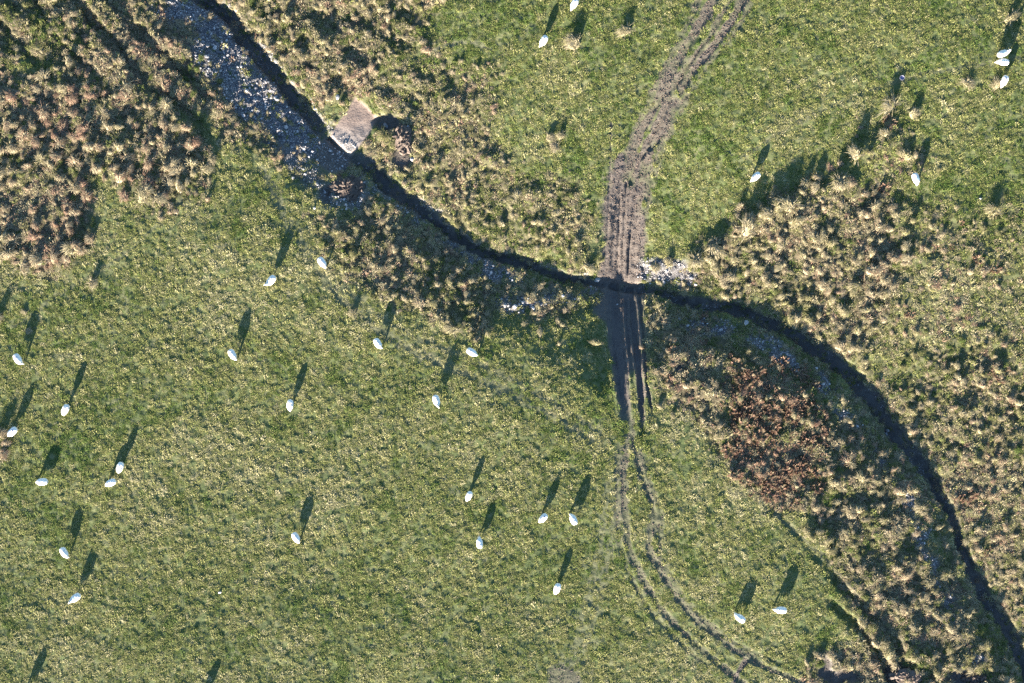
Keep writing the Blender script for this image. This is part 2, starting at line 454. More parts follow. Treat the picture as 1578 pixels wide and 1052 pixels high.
def ground_material():
    m, nt, b = new_mat('ground_earth_grass')
    n_big = noise(nt, .09, 4)
    n_mid = noise(nt, 1.1, 4)
    n_fin = noise(nt, 6.0, 3)
    turf = ramp(nt, n_mid, [(.30, (.055, .072, .024)), (.50, (.090, .102, .037)), (.68, (.150, .140, .070))])
    turf = mixc(nt, mth(nt, 'MULTIPLY', n_big, .35), turf, (.070, .105, .025))
    rough = ramp(nt, n_mid, [(.30, (.042, .040, .019)), (.52, (.075, .062, .034)), (.70, (.125, .095, .058))])
    c = mixc(nt, attr(nt, 'rough'), turf, rough)
    worn = ramp(nt, n_fin, [(.3, (.085, .080, .050)), (.7, (.155, .142, .090))])
    c = mixc(nt, attr(nt, 'worn'), c, worn)
    stone = ramp(nt, n_fin, [(.30, (.050, .045, .046)), (.55, (.095, .088, .092)), (.75, (.19, .18, .19))])
    c = mixc(nt, attr(nt, 'stone'), c, stone)
    mud = ramp(nt, n_fin, [(.28, (.055, .043, .036)), (.52, (.098, .079, .067)), (.78, (.16, .132, .113))])
    c = mixc(nt, attr(nt, 'mud'), c, mud)
    c = mixc(nt, attr(nt, 'ditch'), c, ramp(nt, n_mid, [(.3, (.060, .054, .050)), (.7, (.125, .110, .096))]))
    wetf = attr(nt, 'wet')
    c = mixc(nt, mth(nt, 'MULTIPLY', wetf, .7), c, (.050, .043, .040))
    c = mixc(nt, attr(nt, 'pad'), c, ramp(nt, n_fin, [(.3, (.150, .108, .086)), (.7, (.25, .185, .150))]))
    c = mixc(nt, mth(nt, 'MULTIPLY', mth(nt, 'MULTIPLY', attr(nt, 'stone'), attr(nt, 'pad')), 2.0, True), c, ramp(nt, n_fin, [(.3, (.13, .12, .115)), (.7, (.27, .25, .235))]))
    nt.links.new(c, b.inputs['Base Color'])
    rr = nt.nodes.new('ShaderNodeMapRange')
    rr.inputs[3].default_value = .95
    rr.inputs[4].default_value = .32
    nt.links.new(wetf, rr.inputs[0])
    nt.links.new(rr.outputs[0], b.inputs['Roughness'])
    b.inputs['Specular IOR Level'].default_value = .4
    bm_ = nt.nodes.new('ShaderNodeBump')
    bm_.inputs['Strength'].default_value = .7
    bm_.inputs['Distance'].default_value = .05
    nt.links.new(n_fin, bm_.inputs['Height'])
    nt.links.new(bm_.outputs[0], b.inputs['Normal'])
    return m

def leaf_material(name, stops, spread, trans=.25):
    m, nt, b = new_mat(name)
    t = mth(nt, 'ADD', attr(nt, 'tint', 'INSTANCER'), mth(nt, 'MULTIPLY', mth(nt, 'SUBTRACT', attr(nt, 'blade'), .5), spread), True)
    c = ramp(nt, t, stops)
    nt.links.new(c, b.inputs['Base Color'])
    b.inputs['Roughness'].default_value = .75
    b.inputs['Specular IOR Level'].default_value = .15
    tr = nt.nodes.new('ShaderNodeBsdfTranslucent')
    nt.links.new(c, tr.inputs[0])
    mx = nt.nodes.new('ShaderNodeMixShader')
    mx.inputs[0].default_value = trans
    nt.links.new(b.outputs[0], mx.inputs[1])
    nt.links.new(tr.outputs[0], mx.inputs[2])
    nt.links.new(mx.outputs[0], nt.nodes['Material Output'].inputs[0])
    return m

def stone_material(name, lo, hi, sc=5.0):
    m, nt, b = new_mat(name)
    n = noise(nt, sc, 5)
    c = ramp(nt, n, [(.28, lo), (.72, hi)])
    oi = nt.nodes.new('ShaderNodeObjectInfo')
    k = ramp(nt, oi.outputs['Random'], [(0, (.62, .60, .60)), (.6, (1, 1, 1)), (1, (1.25, 1.22, 1.20))])
    c = mixc(nt, 1.0, c, k, 'MULTIPLY')
    nt.links.new(c, b.inputs['Base Color'])
    b.inputs['Roughness'].default_value = .85
    bm_ = nt.nodes.new('ShaderNodeBump')
    bm_.inputs['Strength'].default_value = .5
    bm_.inputs['Distance'].default_value = .04
    nt.links.new(n, bm_.inputs['Height'])
    nt.links.new(bm_.outputs[0], b.inputs['Normal'])
    return m

M_GROUND = ground_material()
M_GRASS = leaf_material('pasture_blade', [(0, (.075, .125, .026)), (.35, (.165, .182, .052)), (.65, (.285, .265, .105)), (1, (.47, .415, .25))], .50)
M_RUSH = leaf_material('rush_blade', [(0, (.085, .125, .030)), (.28, (.165, .160, .060)), (.50, (.245, .208, .118)), (.70, (.395, .338, .225)), (.84, (.20, .140, .088)), (1, (.30, .185, .130))], .42)
M_STONE = stone_material('field_stone', (.18, .170, .168), (.48, .46, .455))
M_PALE = stone_material('pale_boulder', (.20, .195, .192), (.42, .405, .395), 3.0)
M_CLOD = stone_material('earth_clod', (.060, .043, .034), (.15, .110, .085), 6.0)

# ------------------------------------------------------------------ object helpers
def tag(o, label=None, cat=None, group=None, kind=None):
    if label: o['label'] = label
    if cat: o['category'] = cat
    if group: o['group'] = group
    if kind: o['kind'] = kind
    return o

def mesh_from(name, V, F, mat=None, smooth=False):
    me = bpy.data.meshes.new(name)
    me.from_pydata([tuple(v) for v in V], [], [tuple(f) for f in F])
    if mat: me.materials.append(mat)
    if smooth:
        me.polygons.foreach_set('use_smooth', [True] * len(me.polygons))
    me.update()
    return me

def link(name, me, parent=None, loc=(0, 0, 0), rot=(0, 0, 0), sc=1.0):
    o = bpy.data.objects.new(name, me)
    COL.objects.link(o)
    o.location = loc
    o.rotation_euler = rot
    o.scale = (sc, sc, sc) if isinstance(sc, (int, float)) else sc
    if parent: o.parent = parent
    return o

# ------------------------------------------------------------------ ground sheet, cut into its named surfaces
def ground_objects():
    idx = np.arange(NX * NY).reshape(NY, NX)
    quads = np.stack([idx[:-1, :-1], idx[:-1, 1:], idx[1:, 1:], idx[1:, :-1]], -1).reshape(-1, 4)
    qc = lambda F: ((F[:-1, :-1] + F[:-1, 1:] + F[1:, 1:] + F[1:, :-1]) / 4).reshape(-1)
    cls = np.zeros(len(quads), int)
    cls[qc(STONE) > .5] = 4
    cls[qc(MUD) > .5] = 1
    cls[qc(DITCHM) > .4] = 2
    cls[qc(pad) > .5] = 3
    P = np.stack([GX, GY, Z], -1).reshape(-1, 3)
    WETD = np.maximum(WET, .75 * np.clip(cut * dep, 0, 1) * sm(-.3, .3, fbm(GX, GY, 1.0, 35, 2)))
    fields = dict(rough=ROUGH, worn=WORN, stone=STONE, mud=MUD, ditch=np.clip(cut * np.clip(dep * 1.3, 0, 1), 0, 1), wet=WETD, pad=pad)
    for k, (name, label) in enumerate([('ground', 'rough green and straw coloured upland pasture'), ('dirt_track', 'brown muddy wheel tracks running down to the ditch crossing'),
                                       ('ditch', 'dark narrow ditch winding across the pasture'), ('gravel_pad', 'bare brown gravel pad beside the ditch'), ('stony_bank', 'grey stony spoil spread beside the ditch')]):
        q = quads[cls == k]
        used, inv = np.unique(q, return_inverse=True)
        inv = inv.reshape(-1, 4)
        me = bpy.data.meshes.new(name)
        me.vertices.add(len(used)); me.vertices.foreach_set('co', P[used].astype(np.float32).ravel())
        me.loops.add(inv.size); me.loops.foreach_set('vertex_index', inv.astype(np.int32).ravel())
        me.polygons.add(len(inv)); me.polygons.foreach_set('loop_start', (np.arange(len(inv)) * 4).astype(np.int32))
        me.polygons.foreach_set('use_smooth', np.ones(len(inv), bool))
        me.update(calc_edges=True)
        for fn, F in fields.items():
            a = me.attributes.new(fn, 'FLOAT', 'POINT')
            a.data.foreach_set('value', F.reshape(-1)[used].astype(np.float32))
        me.materials.append(M_GROUND)
        tag(link(name, me), label, None, None, 'structure')
ground_objects()

# ------------------------------------------------------------------ leaf geometry
def blades_mesh(name, blades, mat):
    """blades: base, direction (unit xy), length, height, width, droop, value"""
    V, F, A = [], [], []
    for (bx, by, ang, ln, ht, wd, drp, val, seg) in blades:
        ca, sa = math.cos(ang), math.sin(ang)
        k0 = len(V)
        for s in range(seg):
            t = s / seg
            r = ln * t
            z = ht * (1 - (1 - t) ** 2) - drp * t ** 3
            w = wd * (1 - .55 * t) * .5
            V.append((bx + ca * r - sa * w, by + sa * r + ca * w, z)); V.append((bx + ca * r + sa * w, by + sa * r - ca * w, z + .15 * w))
            A += [val, val]
        V.append((bx + ca * ln, by + sa * ln, ht - drp)); A.append(val)
        for s in range(seg - 1):
            a = k0 + 2 * s
            F.append((a, a + 1, a + 3, a + 2))
        a = k0 + 2 * (seg - 1)
        F.append((a, a + 1, a + 2))
    me = mesh_from(name, V, F, mat)
    at_ = me.attributes.new('blade', 'FLOAT', 'POINT')
    at_.data.foreach_set('value', np.array(A, np.float32))
    return me

R = random.Random(5)
def grass_clump(i, mat=None, nm='grass_clump_blades'):
    bl = []
    n = 26
    lean = R.uniform(0, 2 * math.pi)
    for k in range(n):
        a = R.uniform(0, 2 * math.pi); r = .13 * math.sqrt(R.random())
        d_ = R.gauss(lean, 1.1)
        bl.append((r * math.cos(a), r * math.sin(a), d_, R.uniform(.05, .14), R.uniform(.04, .10), R.uniform(.016, .030), R.uniform(0, .02), R.random(), 2))
    return blades_mesh(nm, bl, mat or M_GRASS)

def tussock(i, n=210, leaning=.6):
    """a matted clump about 1 m across and 0.5 m tall before scaling, its leaves swept mostly one way"""
    bl = []
    lean = R.uniform(0, 2 * math.pi)
    for k in range(n):
        a = R.uniform(0, 2 * math.pi); r = .27 * math.sqrt(R.random())
        d_ = R.gauss(lean, .5) if R.random() < leaning else a + R.gauss(0, .5)
        ln = R.uniform(.18, .62); ht = R.uniform(.10, .34) * (1.1 - .7 * ln)
        bl.append((r * math.cos(a), r * math.sin(a), d_, ln, ht, R.uniform(.020, .040), R.uniform(.02, .22), R.random(), 3))
    me = blades_mesh('tussock_blades', bl, M_RUSH)
    bm = bmesh.new()
    bm.from_mesh(me)
    lay = bm.verts.layers.float['blade']
    # leaves spring from a matted mound, so lift each by the mound's height under its root
    core = []
    nr, na_ = 5, 12
    ox, oy = .06 * math.cos(lean), .06 * math.sin(lean)
    ph = R.uniform(0, 6)
    def mound_h(x, y):
        t = min(1, math.hypot(x - ox, y - oy) / .36)
        return .27 * (1 - t * t) * (1 + .18 * math.sin(7 * x + ph) * math.cos(8 * y - ph))
    bm.verts.ensure_lookup_table()
    k0 = 0
    for b_ in bl:
        h = mound_h(b_[0], b_[1])
        for v_ in range(7):
            vv = bm.verts[k0 + v_]
            t = (v_ // 2) / 3.0
            vv.co.z += h * (1 - .55 * t * t)
        k0 += 7
    top = bm.verts.new((ox, oy, mound_h(ox, oy) + R.uniform(-.02, .04))); top[lay] = .35
    rings = []
    for i_ in range(1, nr + 1):
        ring = []
        for j in range(na_):
            a = 2 * math.pi * j / na_ + .2 * i_
            t = i_ / nr
            rr = .40 * t * (1 + .16 * R.uniform(-1, 1))
            x_, y_ = ox + rr * math.cos(a), oy + rr * math.sin(a)
            v_ = bm.verts.new((x_, y_, mound_h(x_, y_) + R.uniform(-.035, .045) * (t < .95) - (.08 if i_ == nr else 0)))
            v_[lay] = R.uniform(.1, .75)
            ring.append(v_)
        rings.append(ring)
    for j in range(na_):
        bm.faces.new((top, rings[0][j], rings[0][(j + 1) % na_]))
        for i_ in range(nr - 1):
            bm.faces.new((rings[i_][j], rings[i_ + 1][j], rings[i_ + 1][(j + 1) % na_], rings[i_][(j + 1) % na_]))
    bm.to_mesh(me); bm.free()
    return me

def bracken(i, n=26):
    """sprawling dead fronds: a stalk with short side leaflets"""
    bl = []
    for k in range(n):
        a = R.uniform(0, 2 * math.pi); r = .30 * math.sqrt(R.random())
        d_ = a + R.gauss(0, .7)
        ln = R.uniform(.25, .55); ht = R.uniform(.14, .34); v = R.random()
        bx, by = r * math.cos(a), r * math.sin(a)
        bl.append((bx, by, d_, ln, ht, .02, .08, v, 3))
        for q in range(5):
            t = .3 + .6 * q / 5
            for sgn in (-1, 1):
                bl.append((bx + math.cos(d_) * ln * t, by + math.sin(d_) * ln * t, d_ + sgn * 1.1, .15 * (1.15 - t), ht * (1 - (1 - t) ** 2), .05, .02, min(1, v + R.uniform(-.2, .2)), 2))
    # lift leaflets to the stalk
    me = blades_mesh('bracken_fronds', bl, M_RUSH)
    return me

GRASS_V = [grass_clump(i) for i in range(6)]
ROUGH_V = [grass_clump(i, M_RUSH, 'rough_clump_blades') for i in range(6)]
TUSS_V = [tussock(i, 210, (.65, .8, .9, .95)[i % 4]) for i in range(8)]
BRACK_V = [bracken(i) for i in range(4)]

def scatter(name, label, protos, pos, rot, scl, tint, pick):
    """one mesh of points; geometry nodes set a leaf clump or pebble on each"""
    me = bpy.data.meshes.new(name)
    n = len(pos)
    me.vertices.add(n)
    me.vertices.foreach_set('co', np.asarray(pos, np.float32).ravel())
    for nm, ty, key, arr in (('rot', 'FLOAT_VECTOR', 'vector', rot), ('scl', 'FLOAT_VECTOR', 'vector', scl), ('tint', 'FLOAT', 'value', tint), ('pick', 'INT', 'value', pick)):
        a = me.attributes.new(nm, ty, 'POINT')
        a.data.foreach_set(key, np.asarray(arr, np.int32 if ty == 'INT' else np.float32).ravel())
    o = link(name, me)
    tag(o, label, None, None, 'stuff')
    ng = bpy.data.node_groups.new(name + '_nodes', 'GeometryNodeTree')
    ng.interface.new_socket('Geometry', in_out='INPUT', socket_type='NodeSocketGeometry')
    ng.interface.new_socket('Geometry', in_out='OUTPUT', socket_type='NodeSocketGeometry')
    N, Lk = ng.nodes, ng.links
    gi, go = N.new('NodeGroupInput'), N.new('NodeGroupOutput')
    jn = N.new('GeometryNodeGeometryToInstance')
    src = []
    for k, pm in enumerate(protos):
        po = bpy.data.objects.new(name + '_source', pm)       # never linked to the scene
        oi = N.new('GeometryNodeObjectInfo')
        oi.inputs['Object'].default_value = po
        oi.inputs['As Instance'].default_value = True
        src.append(oi)
    jg = N.new('GeometryNodeJoinGeometry')
    for oi in reversed(src):
        Lk.new(oi.outputs['Geometry'], jg.inputs[0])
    N.remove(jn)
    ip = N.new('GeometryNodeInstanceOnPoints')
    ip.inputs['Pick Instance'].default_value = True
    Lk.new(gi.outputs[0], ip.inputs['Points'])
    Lk.new(jg.outputs[0], ip.inputs['Instance'])
    def na(nm, ty):
        x = N.new('GeometryNodeInputNamedAttribute')
        x.data_type = ty
        x.inputs[0].default_value = nm
        return x.outputs[0]
    Lk.new(na('pick', 'INT'), ip.inputs['Instance Index'])
    Lk.new(na('rot', 'FLOAT_VECTOR'), ip.inputs['Rotation'])
    Lk.new(na('scl', 'FLOAT_VECTOR'), ip.inputs['Scale'])
    Lk.new(ip.outputs[0], go.inputs[0])
    md = o.modifiers.new('scatter', 'NODES')
    md.node_group = ng
    return o

# ------------------------------------------------------------------ pasture sward
def sward():
    n = int(4 * HX * HY * 26)
    x = rng.uniform(-HX, HX, n); y = rng.uniform(-HY, HY, n)
    mud, stn, ct, rg, wn_ = (samp(F, x, y) for F in (MUD, STONE, cut, ROUGH, WORN))
    p = (1 - sm(.12, .5, mud)) * (1 - .90 * sm(.25, .7, stn)) * (1 - .85 * sm(.2, .8, ct)) * (1 - .30 * rg) * (1 - .75 * wn_)
    p *= np.clip(.70 + 1.3 * fbm(x, y, .8, 61, 2), .5, 1)
    k = rng.random(n) < p
    x, y, rg, wn_ = x[k], y[k], rg[k], wn_[k]
    n = len(x)
    z = samp(Z, x, y) - .01
    big = fbm(x, y, 9, 71, 3); mid = fbm(x, y, 1.6, 73, 3)
    tint = .53 + .28 * big + (.20 + .25 * rg) * mid + rng.normal(0, .16, n) - .30 * sm(.28, .55, fbm(x, y, 2.4, 131, 2)) + .18 * wn_ + .06 * rg
    tint -= .10 * sm(0, 12, y - 8 + .2 * x)
    s = np.clip(rng.lognormal(.10, .34, n), .5, 1.8) * (1 + .25 * mid) * (1 - .45 * wn_)
    scl = np.stack([s * (1.15 + .25 * rg), s * (1.15 + .25 * rg), s * (.82 + .5 * rg)], -1)
    rot = np.stack([np.zeros(n), np.zeros(n), rng.uniform(0, 6.283, n)], -1)
    P3, tint, pk = np.stack([x, y, z], -1), np.clip(tint, 0, 1), rng.integers(0, 6, n)
    r_ = rng.random(n) < rg * 1.05 - .12
    q = ~r_
    scatter('pasture_grass', 'short grazed grass, green flecked with straw', GRASS_V, P3[q], rot[q], scl[q], tint[q], pk[q])
    rt = np.clip(.48 + .34 * big[r_] + .42 * mid[r_] + rng.normal(0, .17, r_.sum()), .08, .97)
    scatter('rough_grass', 'matted tan and brown grass between the tussocks', ROUGH_V, P3[r_], rot[r_], scl[r_], rt, pk[r_])
sward()

# ------------------------------------------------------------------ tussocks and bracken
def describe(x, y, size, tint, zone):
    P = WP(next(b[1] for b in BIG if b[0] == zone)) if zone != 'lip' else np.array([[-50, -33], [50, 33]])
    P = np.clip(P, (-50, -33.3), (50, 33.3))
    lo, hi = P.min(0), P.max(0)
    u, v_ = (x - lo[0]) / (hi[0] - lo[0]), (y - lo[1]) / (hi[1] - lo[1])
    place = ('lower ', 'middle ', 'upper ')[min(2, max(0, int(v_ * 3)))] + ('left', 'centre', 'right')[min(2, max(0, int(u * 3)))]
    place = place.replace('middle centre', 'middle')
    hue = 'olive' if tint < .33 else 'tan' if tint < .52 else 'straw' if tint < .72 else 'brown' if tint < .86 else 'rust brown'
    mid_ = {'left': .98, 'top': .6, 'northbank': .68, 'northmix': .6, 'southbank': .68, 'eastline': .95, 'eastmix': .65, 'east': .8, 'redpatch': .62, 'bracken': .72, 'southeast': .92, 'pocket': .7, 'lip': .7}[zone]
    big_ = 'huge' if size > mid_ * 1.3 else 'large' if size > mid_ else 'middling'
    return big_ + ' ' + hue, place
ZWHERE = {'left': 'dense rough by the left edge', 'top': 'drained top left corner', 'northbank': 'rough above the upper ditch', 'northmix': 'rough between gravel pad and track',
          'southbank': 'south bank tussocks', 'eastline': 'straw rough east of the crossing', 'eastmix': 'mixed ground near the right edge', 'east': 'far bank of the lower ditch',
          'redpatch': 'rough south of the ditch', 'bracken': 'red patch below the ditch', 'southeast': 'near bank of the lower ditch', 'pocket': 'wet hollow at the bottom edge', 'lip': 'ditch edge'}
items = []       # x, y, size, height factor, tint, zone, is bracken
for name, poly, sp, sz, tn, share in BIG:
    P = WP(poly)
    x0, y0 = np.maximum(P.min(0) - 1, (-HX + 1, -HY + 1)); x1, y1 = np.minimum(P.max(0) + 1, (HX - 1, HY - 1))
    gx_, gy_ = np.meshgrid(np.arange(x0, x1, sp), np.arange(y0, y1, sp))
    x = gx_.ravel() + rng.uniform(-.8, .8, gx_.size) * sp; y = gy_.ravel() + rng.uniform(-.8, .8, gx_.size) * sp
    x = np.clip(x, -HX + .5, HX - .5); y = np.clip(y, -HY + .5, HY - .5)
    m = samp(zone_mask[name], x, y) * samp(keep, x, y)
    patch = np.clip((1.0 if name == 'bracken' else .62) + 1.1 * fbm(x, y, 3.2, 83, 2) + .38 * (share - .5), 0, 1)
    k = (rng.random(len(x)) < m * share * patch)
    for xx, yy in zip(x[k], y[k]):
        u = rng.random()
        size = sz[0] * .72 + (sz[1] * 1.0 - sz[0] * .72) * u ** 1.6
        tt = tn[0] + (tn[1] - tn[0]) * np.clip(.5 + .75 * float(fbm(np.array([xx]), np.array([yy]), 4.0, 91, 2)[0]) + rng.normal(0, .22), 0, 1)
        br = (tt > .84 or name == 'bracken' and rng.random() < .55) and name in ('bracken', 'redpatch', 'eastmix', 'east', 'northmix') and rng.random() < .85
        items.append((xx, yy, size, rng.uniform(.95, 1.6), float(tt), name, br))
# lower growth filling in between the clumps
fx_, fy_ = np.meshgrid(np.arange(-HX + 1, HX - 1, .47), np.arange(-HY + 1, HY - 1, .47))
fx_ = fx_.ravel() + rng.uniform(-.23, .23, fx_.size); fy_ = fy_.ravel() + rng.uniform(-.23, .23, fy_.size)
fm_ = samp(ROUGH, fx_, fy_) * samp(keep, fx_, fy_) * np.clip(.55 + 1.1 * fbm(fx_, fy_, 2.4, 63, 2), .1, 1)
fk_ = rng.random(len(fx_)) < fm_ * .95 * (1 - .85 * samp(zone_mask['bracken'], fx_, fy_))
fx_, fy_ = fx_[fk_], fy_[fk_]
ftint = np.clip(.50 + .50 * fbm(fx_, fy_, 4.0, 91, 2) + rng.normal(0, .18, len(fx_)), .05, .95)
FILLERS = [(a, b, c, d_, e, 'lip', False) for a, b, c, d_, e in zip(fx_, fy_, rng.uniform(.26, .56, len(fx_)) * rng.lognormal(.05, .25, len(fx_)), rng.uniform(.55, 1.1, len(fx_)), ftint)]
# growth hanging over both lips of the ditch
seg_ = np.linalg.norm(np.diff(DITCH, axis=0), axis=1)
for i in range(len(DITCH) - 1):
    u_ = (DITCH[i + 1] - DITCH[i]) / seg_[i]
    nrm = np.array([-u_[1], u_[0]])
    for q in range(int(seg_[i] / .42)):
        for sgn in (1, -1):
            p_ = DITCH[i] + u_ * rng.uniform(0, seg_[i])
            hw_ = float(samp(hw, [p_[0]], [p_[1]])[0])
            p_ = p_ + nrm * sgn * (hw_ + (rng.uniform(-.12, .9) if sgn > 0 else rng.uniform(-.25, 2.6)))
            if abs(p_[0]) > HX - 1 or abs(p_[1]) > HY - 1 or rng.random() > (.66 if sgn > 0 else .85):
                continue
            if samp(MUD, [p_[0]], [p_[1]])[0] > .3 or samp(pad + fill, [p_[0]], [p_[1]])[0] > .2 or rng.random() < .75 * samp(STONE, [p_[0]], [p_[1]])[0] * (sgn < 0):
                continue
            items.append((p_[0], p_[1], rng.uniform(.34, .80), rng.uniform(.45, .85), rng.uniform(.45, .74) if sgn > 0 else rng.uniform(.25, .80), 'lip', False))
# single clumps that stand out on the short grass: pixel, size, height factor, tint, label
SOLO = [
 (886, 68, 1.25, 1.05, .58, 'broad tan tussock with a dark heart, left of the top edge sheep pair'),
 (965, 48, .95, 1.05, .55, 'tan tussock casting a forked shadow, nearest the top of the track'),
 (846, 212, .85, .95, .60, 'left clump of the paired tussocks west of the track'),
 (866, 208, .75, 1.1, .58, 'right clump of the paired tussocks west of the track'),
 (856, 224, .70, .6, .62, 'front clump below the paired tussocks west of the track'),
 (1372, 162, 1.35, 1.0, .52, 'broad tussock with the widest shadow, just below the bucket'),
 (1405, 178, .90, 1.0, .55, 'tan tussock right of the broad tussock below the bucket'),
 (1361, 208, .80, 1.1, .55, 'tussock at the upper end of the eastern tussock line'),
 (1316, 240, .95, 1.2, .58, 'tussock on the edge of the eastern rough, with a long narrow shadow'),
 (1291, 280, 1.15, 1.1, .60, 'large tussock at the corner of the eastern rough'),
 (1215, 318, 1.35, 1.0, .58, 'wide tussock on the eastern rough edge with a big rounded shadow'),
 (1185, 330, 1.15, 1.0, .58, 'wide tussock left of the big rounded shadow on the eastern rough edge'),
 (1150, 352, 1.2, 1.0, .60, 'straw tussock midway on the eastern rough edge'),
 (1100, 380, 1.2, .95, .60, 'straw tussock near the track end of the eastern rough edge'),
 (1072, 398, 1.1, .9, .58, 'last straw tussock of the eastern rough edge, toward the track'),
 (1553, 30, 1.0, 1.0, .52, 'tan tussock in the top right corner'),
 (1487, 128, .75, .9, .55, 'small tussock left of the three sheep at the right edge'),
 (1532, 134, .85, .9, .58, 'tussock touching the lowest sheep of the right edge three'),
 (143, 436, .75, 1.25, .60, 'lone tussock with a tall shadow below the left rough patch'),
 (38, 412, 1.1, .9, .66, 'ragged tussock at the foot of the left rough patch'),
 (62, 398, 1.0, .9, .68, 'brown tussock beside the ragged one at the foot of the left rough'),
 (220, 305, 1.0, .9, .55, 'left clump of the horseshoe of tussocks below the left rough'),
 (245, 305, .95, .8, .60, 'bottom clump of the horseshoe of tussocks below the left rough'),
 (262, 284, 1.0, .8, .66, 'right clump of the horseshoe of tussocks below the left rough'),
 (545, 482, .65, 1.1, .50, 'small tussock with a pointed shadow near the faint path'),
 (700, 508, .85, 1.0, .52, 'green and tan tussock at the lower fringe of the south bank'),
 (650, 468, 1.1, .9, .70, 'dark brown tussock in the middle of the south bank fringe'),
 (45, 508, .55, .9, .60, 'small pale clump above the sheep nearest the left edge'),
 (40, 482, .50, .9, .55, 'smallest clump between the left rough and the left edge sheep'),
 (5, 700, .95, 1.0, .74, 'brown tussock cut by the left edge below the sheep'),
 (14, 684, .80, 1.0, .76, 'dark brown tussock just under the left edge sheep'),
 (2, 668, .85, 1.5, .70, 'tall tussock behind the left edge sheep'),
 (-4, 492, .95, 1.3, .6, 'tussock on the left edge with its shadow in view'),
 (1395, 242, 1.0, 1.0, .45, 'green tussock left of the sheep in the eastern rough'),
 (1530, 325, 1.05, 1.2, .48, 'tall tussock with a dark shadow by the right edge'),
 (1010, 408, .85, .8, .60, 'straw clump over the stones east of the crossing'),
 (1035, 404, .85, .8, .58, 'second straw clump over the stones east of the crossing'),
 (905, 408, .85, 1.1, .55, 'tussock on the ditch lip left of the muddy track'),
 (920, 530, .75, .9, .45, 'yellowish clump left of the dark wheel ruts'),
 (600, 218, 1.0, .8, .36, 'yellow green clump between the gravel pad and the earth heap'),
 (590, 205, .8, .8, .33, 'green clump against the edge of the gravel pad'),
 (1285, 1008, .8, .8, .60, 'tan clump on the island in the wet pit at the bottom edge'),
]
def nearest_keep(x, y, lst, r):
    return all((x - a) ** 2 + (y - b) ** 2 > r * r for a, b in lst)
solo_xy = [W(p[0], p[1]) for p in SOLO]
items = [it for it in items if nearest_keep(it[0], it[1], solo_xy, .8)]
inframe = [i for i, it in enumerate(items) if abs(it[0]) < 49 and abs(it[1]) < 32.3]
order = sorted((i for i in inframe if not items[i][6]), key=lambda i: -items[i][2])
single = set(order[:300 - len(SOLO)])
border = sorted((i for i in inframe if items[i][6]), key=lambda i: -items[i][2])
singleb = set(border[:110])
def put_leafy(name, me, x, y, size, hf, tint, label, cat, group):
    o = link(name, me, None, (x, y, gz(x, y) - .03), (0, 0, rng.uniform(0, 6.283)), (size * rng.uniform(.95, 1.4), size * rng.uniform(.75, 1.0), size * hf))
    o['tint'] = float(min(max(tint, 0), 1))
    tag(o, label, cat, group)
for (px, py, size, hf, tint, lab) in SOLO:
    x, y = W(px, py)
    put_leafy('rush_tussock', TUSS_V[int(rng.integers(0, 8))], x, y, size * 1.5, hf, tint, lab, 'tussock', 'rush tussocks')
rest, restb = [], []
for i, it in enumerate(items):
    if i in single:
        put_leafy('rush_tussock', TUSS_V[int(rng.integers(0, 8))], *it[:5], '%s tussock at %s of the %s' % (*describe(it[0], it[1], it[2], it[4], it[5]), ZWHERE[it[5]]), 'tussock', 'rush tussocks')
    elif i in singleb:
        put_leafy('bracken_clump', BRACK_V[int(rng.integers(0, 4))], it[0], it[1], it[2] * 1.4, it[3], .90 + .1 * rng.random(),
                  '%s bracken at %s of the %s' % (describe(it[0], it[1], it[2], .9, it[5])[0], describe(it[0], it[1], it[2], .9, it[5])[1], ZWHERE[it[5]]),
                  'bracken', 'dead bracken clumps')
    else:
        (restb if it[6] else rest).append(it)
def scatter_items(name, label, protos, lst, ts=None, k=1.0):
    n = len(lst)
    x = np.array([a[0] for a in lst]); y = np.array([a[1] for a in lst]); s = np.array([a[2] for a in lst]) * k; h = np.array([a[3] for a in lst])
    t = np.clip(np.array([a[4] for a in lst]), 0, 1) if ts is None else rng.uniform(*ts, n)
    scatter(name, label, protos, np.stack([x, y, samp(Z, x, y) - .03], -1), np.stack([np.zeros(n), np.zeros(n), rng.uniform(0, 6.283, n)], -1),
            np.stack([s * rng.uniform(.95, 1.5, n), s * rng.uniform(.7, 1.0, n), s * h], -1), t, rng.integers(0, len(protos), n))
scatter_items('rush_growth', 'massed smaller rush and grass growth on the rough ground', TUSS_V, rest + FILLERS)
if restb:
    scatter_items('bracken_litter', 'rust brown bracken litter among the tussocks', BRACK_V, restb, (.88, 1.0), 1.35)

# ------------------------------------------------------------------ stones
def rock_mesh(name, seed, mat, flat=.65, sub=2):
    r = random.Random(seed)
    bm = bmesh.new()
    bmesh.ops.create_icosphere(bm, subdivisions=sub, radius=.5)
    planes = [(Vector((r.gauss(0, 1), r.gauss(0, 1), r.gauss(0, .8))).normalized(), r.uniform(.26, .42)) for _ in range(9)]
    for v_ in bm.verts:
        for n_, c_ in planes:
            q = v_.co.dot(n_)
            if q > c_:
                v_.co -= n_ * (q - c_)
        v_.co *= 1 + r.uniform(-.04, .04)
        v_.co.x *= 1.15
        v_.co.z *= flat
    me = bpy.data.meshes.new(name)
    bm.to_mesh(me); bm.free()
    me.materials.append(mat)
    return me
ROCKS = [rock_mesh('field_stone_shape', 20 + i, M_STONE, R.uniform(.5, .8), 1) for i in range(10)]
PALES = [rock_mesh('pale_boulder_shape', 60 + i, M_PALE, .75, 2) for i in range(4)]
CLODS = [rock_mesh('clod_shape', 90 + i, M_CLOD, .7, 1) for i in range(5)]
